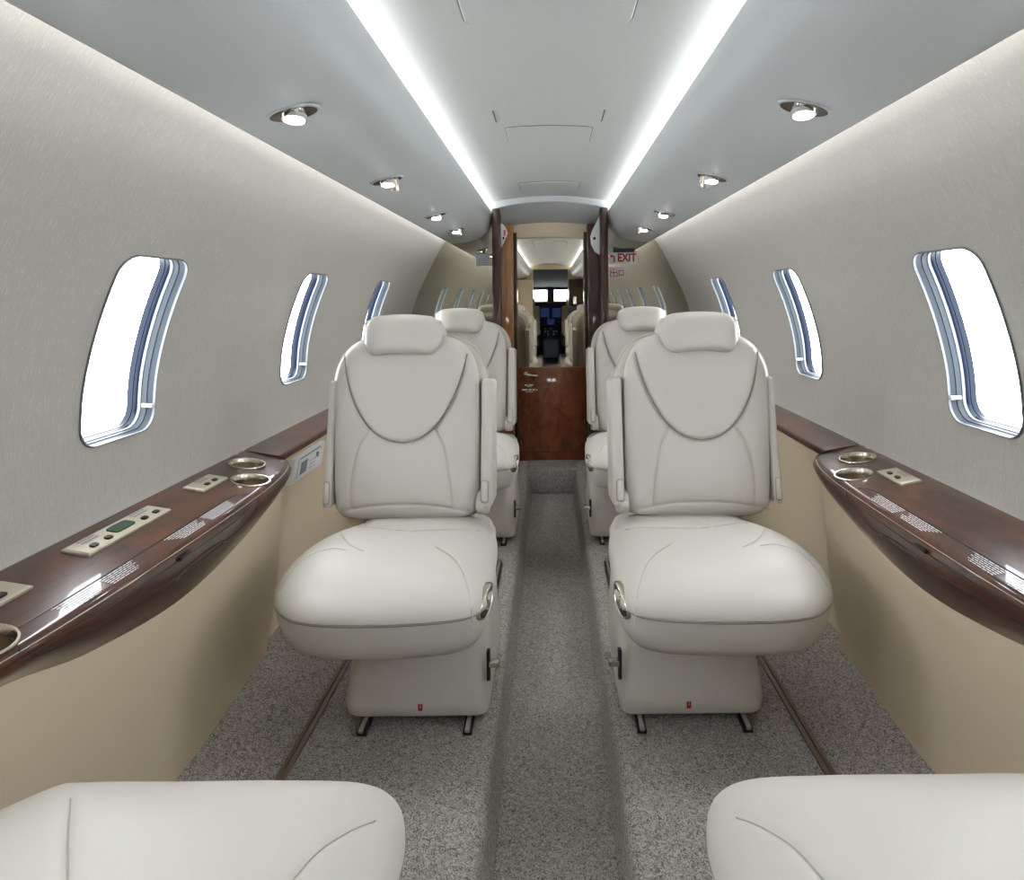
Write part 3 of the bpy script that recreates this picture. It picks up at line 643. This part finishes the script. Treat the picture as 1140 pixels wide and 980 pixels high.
def make_seat(label, sgn, loc, rz=0, tilt=7, shift=0.0, seams=None, group=None, fore=False):
    t = thing('cabin_seat', label, 'seat', loc, rz, group or 'ivory leather cabin seats')
    ct, st = math.cos(R(tilt)), math.sin(R(tilt)); zp = 0.40
    def tl(x, y, z):      # tilt about the hinge at z=0.40
        dz = z-zp; return (sgn*(x-0.022), y*ct+dz*st+shift+0.02, zp+dz*ct-y*st)
    f3 = lambda a, b, h: tl(a, 0.03-h, b)
    pil = Pillow(spline(back_out, 8, True), 0.055, 0.05, p=5, q=2.2, seams=[U, SL, SR, SB], depth=0.0035, wid=0.0035,
                 extra=lambda P: 0.006*polyin(P, UQ) + 0.010*np.exp(-((P[:, 1]-0.48)/0.09)**2)*np.exp(-(P[:, 0]/0.12)**4))
    bk = pil.mesh('backrest', 'leather', t, f3, 300, 84)
    pil.seam_tube('piping', U, 0.0019, 'piping', bk, f3, 0.0021)
    for L in (SL, SR, SB): pil.seam_tube('stitching', L, 0.0007, 'stitch', bk, f3, 0.0012)
    # shell behind, a little wider than the cushion
    so = [(a*1.09, 0.40+(b-0.40)*1.005-0.004) for a, b in back_out]
    sh = Pillow(spline(so, 8, True), 0.05, 0.055, p=7, q=2.2)
    sb = sh.mesh('back_shell', 'leather_shell', t, lambda a, b, h: tl(a, 0.075-h, b), 200, 24)
    tube('shell_piping', [tl(a, 0.073, b) for a, b in resample(spline([(x*1.092, 0.40+(z-0.4)*1.008-0.003) for x, z in back_out], 8, True), 120)], 0.003, 'leather', sb, 8, True)
    # headrest: wraps round the top
    ho = [(x, 0.905+z) for x, z in resample(rrect(0.114, 0.055, 0.040, 8), 80)]
    ho = [(0.95*x*(1+0.05*(z-0.905)/0.055), z-0.010*(x/0.114)**2) for x, z in ho]
    hp = Pillow(ho, 0.038, 0.040, p=5, q=2.1, c=(0, 0.905))
    hr = hp.mesh('headrest', 'leather', t, lambda a, b, h: tl(a-0.010, -0.026-h+2.2*a*a+0.12*(b-0.905), b), 160, 36)
    for q in (-1, 1):
        b = box_bm(q*0.097-0.022, q*0.097+0.002, -0.02, 0.105, 0.868, 0.945, 0.011, 3, lambda c: tl(c.x, c.y, c.z-0.25*max(0, c.y)*1.0 if c.z > 0.9 else c.z+0.15*max(0, c.y)))
        objbm('headrest_wing', b, 'leather', hr)
    # stowed armrest pods on both flanks
    for q in (-1, 1):
        px0, pw = (0.209, 0.034) if q > 0 else (0.199, 0.022)
        b = box_bm(0, pw, -0.015, 0.125, 0.432, 0.778, 0.010, 4)
        for v in b.verts:
            z = v.co.z; fr2 = min(1, max(0, (z-0.6)/0.18))
            x = q*(px0+v.co.x+0.004*math.sin(math.pi*(z-0.425)/0.353)); y = v.co.y + (0.03*fr2**2 if v.co.y < 0.05 else 0)
            v.co = Vector(tl(x, y, z))
        ar = objbm('armrest', b, 'leather', t)
        b = box_bm(0, 0.018 if q > 0 else 0.013, -0.024, -0.010, 0.446, 0.500, 0.005, 3)
        for v in b.verts: v.co = Vector(tl(q*(px0+0.004+v.co.x), v.co.y, v.co.z))
        objbm('button', b, 'leather', ar)
        tube('button_seam', [tl(q*(px0+(0.013 if q > 0 else 0.0105)+a), -0.0155, 0.473+b2) for a, b2 in resample(rrect(0.0098 if q > 0 else 0.0075, 0.030, 0.006, 4), 40)], 0.0008, 'piping', ar, 6, True)
        # hinge cheek below the pod joining back and seat
        if q < 0: continue
        pr = [tl(q*0.236, 0.05+0.075*math.cos(a), 0.425+0.055*math.sin(a)) for a in np.linspace(0, 2*math.pi, 32, endpoint=False)]
        rings = []
        for k, xx in ((0.0, 0.195), (0.8, 0.195), (1.0, 0.200), (1.0, 0.220), (0.9, 0.228), (0.0, 0.228)):
            rings.append([tl(q*xx, 0.055+0.07*k*math.cos(a), 0.437+0.036*k*math.sin(a)) for a in np.linspace(0, 2*math.pi, 32, endpoint=False)])
        objv, objf = loft(rings); obj('hinge_cheek', objv, objf, 'leather', t)
    # seat cushion
    co = [(a-0.008, b) for a, b in (fore_out if fore else cush_out)]; CB = 0.385 if fore else 0.358
    if sgn and True: co = [(-a, b) for a, b in co] if False else co
    # inner side is +x for the left seat; plan above is drawn with the outer side at +x
    sm = seams or [[fp(308, 642, 0.41), fp(335, 620, 0.415), fp(365, 613, 0.42), (-0.02+fp(392, 616, 0.42)[0], fp(392, 616, 0.42)[1])],
                   [fp(376, 589, 0.42), fp(380, 601, 0.42), fp(388, 611, 0.42), fp(402, 618, 0.42)],
                   [fp(396, 587, 0.42), fp(430, 594, 0.42), fp(460, 596, 0.42), fp(495, 593, 0.42), fp(532, 585, 0.42)],
                   [fp(482, 613, 0.42), fp(505, 625, 0.42), fp(519, 645, 0.42), fp(524, 668, 0.41)]]
    cp = Pillow(spline(co, 8, True), 0.078, 0.03, p=5.0 if fore else 3.4, q=2.0, seams=sm, depth=0.0018, wid=0.003, c=(0.0, -0.20),
                extra=lambda P: -0.026*(np.clip((P[:, 1]+0.16)/0.16, 0, 1)**2))
    c3 = lambda a, b, h: (sgn*a, b, CB+h)
    cu = cp.mesh('seat_cushion', 'leather', t, c3, 280, 80)
    for L in sm: cp.seam_tube('stitching', L, 0.0009, 'stitch', cu, c3, 0.0008)
    O = resample(spline(co, 8, True), 160)
    tube('lip_piping', [(sgn*(a*0.993), -0.20+(b+0.20)*0.993, CB-0.004) for a, b in O], 0.0014, 'piping', cu, 8, True)
    # apron under the cushion
    rings = []
    for k, z in ((0.990, CB-0.003), (0.978, CB-0.035), (0.945, CB-0.065), (0.90, CB-0.084), (0.80, CB-0.090)):
        rings.append([(sgn*(a*k), -0.20+(b+0.20)*k*(1 if b > -0.2 else 1-0.18*(1-k)), z) for a, b in O])
    obj('seat_apron', *loft(rings), 'leather', t, sharp=50)
    # recessed control with chrome rim on the aisle side
    fy = np.array([-0.45, -0.438, -0.42, -0.395, -0.36, -0.32, -0.22]); fx = np.array([0.18, 0.205, 0.232, 0.247, 0.256, 0.259, 0.256])
    def lens(u, v, d):      # plate following the inner flank
        y = -0.372+u*0.040; return (sgn*(float(np.interp(y, fy, fx))-0.010+d), y, CB+0.004+v+u*0.012)
    def leaf(k, d): return [lens(k*math.cos(a), k*(0.026*math.sin(a)), d) for a in np.linspace(0, 2*math.pi, 32, endpoint=False)]
    if not fore:
        lt = obj('recline_control', *loft([leaf(1.0, -0.008), leaf(1.0, 0.003), leaf(0.93, 0.006), leaf(0.86, 0.003)]), 'nickel', t)
        obj('recess', *loft([leaf(0.88, -0.006), leaf(0.86, 0.0042)]), 'black', lt)
        box('handle', sgn*0.240, sgn*0.2505, -0.384, -0.376, CB-0.010, CB+0.014, 'chrome', lt, r=0.003)
    # pedestal
    def rr_(x0, x1, y0, y1, z, r):
        return [(sgn*((x0+x1)/2+a-0.010), (y0+y1)/2+b, z) for a, b in resample(rrect((x1-x0)/2, (y1-y0)/2, r, 8), 96)]
    B = [rr_(-0.085, 0.235, -0.225, 0.10, 0.022, 0.02), rr_(-0.092, 0.240, -0.232, 0.105, 0.030, 0.022), rr_(-0.102, 0.243, -0.232, 0.11, 0.055, 0.03),
         rr_(-0.100, 0.243, -0.215, 0.11, 0.10, 0.04), rr_(-0.085, 0.240, -0.185, 0.10, 0.18, 0.045), rr_(-0.072, 0.232, -0.165, 0.09, 0.28, 0.045)]
    # corner clipped at the outer foot
    obj('pedestal', *loft(B), 'leather', t, sharp=45)
    b = box_bm(0.066, 0.076, -0.238, -0.2305, 0.040, 0.056, 0.002, 2)
    lb = bmesh.new(); box_bm(0.0665, 0.0705, -0.2335, -0.2315, 0.040, 0.055, 0, bm=lb)
    for v in lb.verts: v.co.x *= sgn
    objbm('base_emblem', lb, 'red', t)
    lb = bmesh.new(); box_bm(0.0725, 0.0765, -0.2335, -0.2315, 0.040, 0.055, 0, bm=lb); box_bm(0.0665, 0.0765, -0.2335, -0.2315, 0.040, 0.045, 0, bm=lb)
    for v in lb.verts: v.co.x *= sgn
    objbm('base_emblem', lb, 'red', t)
    for x in (-0.058, 0.185):
        rl = box('seat_rail', sgn*(x-0.011), sgn*(x+0.011), -0.262, 0.66, 0.0, 0.012, 'black', t, r=0.003)
        box('rail_fitting', sgn*(x-0.006), sgn*(x+0.006), -0.268, 0.665, 0.010, 0.020, 'chrome', rl, r=0.003)
        box('foot', sgn*(x-0.016), sgn*(x+0.016), -0.205, 0.09, 0.012, 0.03, 'black', rl, r=0.003)
    sl = box('side_lever', sgn*0.228, sgn*0.256, -0.222, -0.205, 0.130, 0.146, 'nickel', t, r=0.004)
    box('lever_slot', sgn*0.2255, sgn*0.2345, -0.222, -0.205, 0.10, 0.17, 'black', sl, r=0.003)
    return t
make_seat('ivory leather seat left of the aisle facing the camera, front pair', -1*-1, (-XC, SY0, 0))
make_seat('ivory leather seat right of the aisle facing the camera, front pair', -1, (XC, SY0, 0))
make_seat('partly hidden ivory leather seat left of the aisle, by the mirrored bulkhead', 1, (-XC, SY0+1.10, 0))
make_seat('partly hidden ivory leather seat right of the aisle, by the mirrored bulkhead', -1, (XC, SY0+1.10, 0))
def fl(px, py, z=0.42):              # foreground seat, turned to face forward
    k = (CZ-z)/(py-VY); X, Y = (px-VX)*k, k*F; return (-(X+XC)*-1*1.0, -(Y-0.30))
fs = []
for P in ([(66, 878), (63, 910), (61, 945), (60, 1010)], [(405, 888), (370, 915), (335, 945), (290, 1000)]):
    q = []
    for a, b in P:
        k = 0.54/(b-VY); q.append(((a-VX)*k+XC+0.02, -(k*F-0.31)))
    fs.append(q)
make_seat('nearest left ivory leather seat, only its forward-pointing cushion in the bottom corner', -1, (-XC-0.013, 0.31, 0), math.pi, tilt=24, shift=0.10, seams=fs, fore=True)
make_seat('nearest right ivory leather seat, only its forward-pointing cushion in the bottom corner', 1, (XC+0.013, 0.31, 0), math.pi, tilt=24, shift=0.10, seams=fs, fore=True)

# ------------------------------------------------------------------ forward end and cockpit (seen in the mirrors)
V = [(-0.9, Y0, -0.14), (-0.30, Y0, -0.14), (-0.30, Y0, 1.60), (-0.9, Y0, 1.60)]
obj('wall_front', V + [(-x, y, z) for x, y, z in V] + [(-0.30, Y0, 1.50), (0.30, Y0, 1.50), (0.30, Y0, 1.60), (-0.30, Y0, 1.60)],
    [(0, 1, 2, 3), (4, 5, 6, 7), (8, 9, 10, 11)], 'tan', kind='structure', smooth=False)
CY = -5.2
cw = bpy.data.objects.new('wall_cockpit', None); COL.objects.link(cw); cw['kind'] = 'structure'
for sg in (-1, 1):
    obj('side', [(sg*0.75, Y0, -0.14), (sg*0.6, CY, -0.14), (sg*0.6, CY, 1.35), (sg*0.75, Y0, 1.6)], [(0, 1, 2, 3)], 'cockpit', cw, smooth=False)
ct2 = obj('ceiling_cockpit', [(-0.75, Y0, 1.6), (0.75, Y0, 1.6), (0.6, CY, 1.22), (-0.6, CY, 1.22)], [(0, 1, 2, 3)], 'cockpit', kind='structure', smooth=False)
obj('floor_cockpit', [(-0.75, Y0, -0.14), (0.75, Y0, -0.14), (0.6, CY, -0.14), (-0.6, CY, -0.14)], [(0, 1, 2, 3)], 'black', kind='structure', smooth=False)
def wframe(nm, x0, x1, z0, z1):
    f_ = obj(nm, *loft([[(x0, CY, z0), (x1, CY, z0), (x1, CY, z1), (x0, CY, z1)], [(x0+0.015, CY+0.02, z0+0.015), (x1-0.015, CY+0.02, z0+0.015), (x1-0.015, CY+0.02, z1-0.015), (x0+0.015, CY+0.02, z1-0.015)]], False), 'cockpit', smooth=False, kind='structure')
    obj('pane', [(x0, CY, z0), (x1, CY, z0), (x1, CY, z1), (x0, CY, z1)], [(0, 1, 2, 3)], 'glass', f_, smooth=False)
wframe('window_20', -0.44, -0.06, 0.93, 1.18); wframe('window_21', 0.06, 0.44, 0.93, 1.18)
for a, b, c, d in ((-0.7, 0.7, -0.14, 0.93), (-0.7, 0.7, 1.18, 1.4), (-0.7, -0.44, 0.93, 1.18), (0.44, 0.7, 0.93, 1.18), (-0.06, 0.06, 0.93, 1.18)):
    obj('front', [(a, CY, c), (b, CY, c), (b, CY, d), (a, CY, d)], [(0, 1, 2, 3)], 'cockpit', cw, smooth=False)
ip = thing('instrument_panel', 'dark cockpit instrument panel with blue screens, seen in the door mirror', 'instrument panel')
box('glareshield', -0.56, 0.56, -5.15, -4.75, 0.86, 0.93, 'black', ip, r=0.02)
box('panel', -0.55, 0.55, -5.10, -4.90, 0.40, 0.87, 'cockpit', ip, r=0.01)
for x in (-0.36, -0.12, 0.12, 0.36):
    if abs(x) > 0.2 or True: box('screen', x-0.085, x+0.085, -4.9, -4.892, 0.62, 0.80, 'screen', ip, r=0.004)
box('centre_screen', -0.07, 0.07, -4.9, -4.885, 0.47, 0.58, 'screen', ip, r=0.004)
pd = thing('centre_pedestal', 'blue grey cockpit pedestal with levers, seen in the door mirror', 'pedestal')
box('body', -0.15, 0.15, -4.9, -4.1, -0.13, 0.40, 'cockpit', pd, r=0.03, xf=lambda c: (c.x, c.y, c.z-(0.22*(c.y+4.9) if c.z > 0.1 else 0)))
rn = random.Random(3)
for i in range(14):
    x = -0.11+0.055*(i % 5); y = -4.8+0.2*(i//5); z = 0.40-0.22*(y+4.9)
    box('switch', x-0.014, x+0.014, y-0.014, y+0.014, z-0.01, z+0.025, 'white' if rn.random() < 0.5 else 'black', pd, r=0.003)
for s, nm in ((-1, 'left'), (1, 'right')):
    t = thing('pilot_seat', 'tan pilot seat back at the %s of the cockpit, seen in the door mirror' % nm, 'seat')
    box('seat', s*0.20, s*0.58, -4.55, -4.05, 0.1, 0.38, 'black', t, r=0.04)
    box('backrest', s*0.20, s*0.58, -4.08, -3.94, 0.30, 0.86, 'tan', t, r=0.05); box('headrest', s*0.29, s*0.49, -4.07, -3.97, 0.86, 1.0, 'tan', t, r=0.035)
    box('pedestal', s*0.28, s*0.5, -4.5, -4.1, -0.14, 0.12, 'black', t, r=0.01)
gc = thing('galley_cabinet', 'dark wood galley cabinet with pale lower half, seen in the door mirror', 'cabinet')
box('body', 0.30, 0.60, -3.15, -2.62, 0.0, 0.88, 'reveal', gc, r=0.01); box('upper_cabinet', 0.30, 0.60, -3.15, -2.62, 0.885, 1.31, 'wood_dark', gc, r=0.01)
box('door', 0.32, 0.50, -2.62, -2.608, 0.15, 0.84, 'reveal', gc, r=0.004)
objbm('urn', cyl_bm((0.40, -2.60, 0.90), (0, 0, 1), 0.035, 0.03, 0.12, 24), 'chrome', gc)
cb = thing('forward_closet', 'tan closet panel at the forward left of the cabin, seen in the mirror', 'closet')
box('body', -0.60, -0.30, -3.15, -2.75, 0.0, 1.31, 'tan', cb, r=0.01); box('door', -0.58, -0.33, -2.75, -2.74, 0.1, 1.28, 'tan', cb, r=0.004); box('handle', -0.36, -0.345, -2.74, -2.72, 0.66, 0.74, 'chrome', cb, r=0.003)
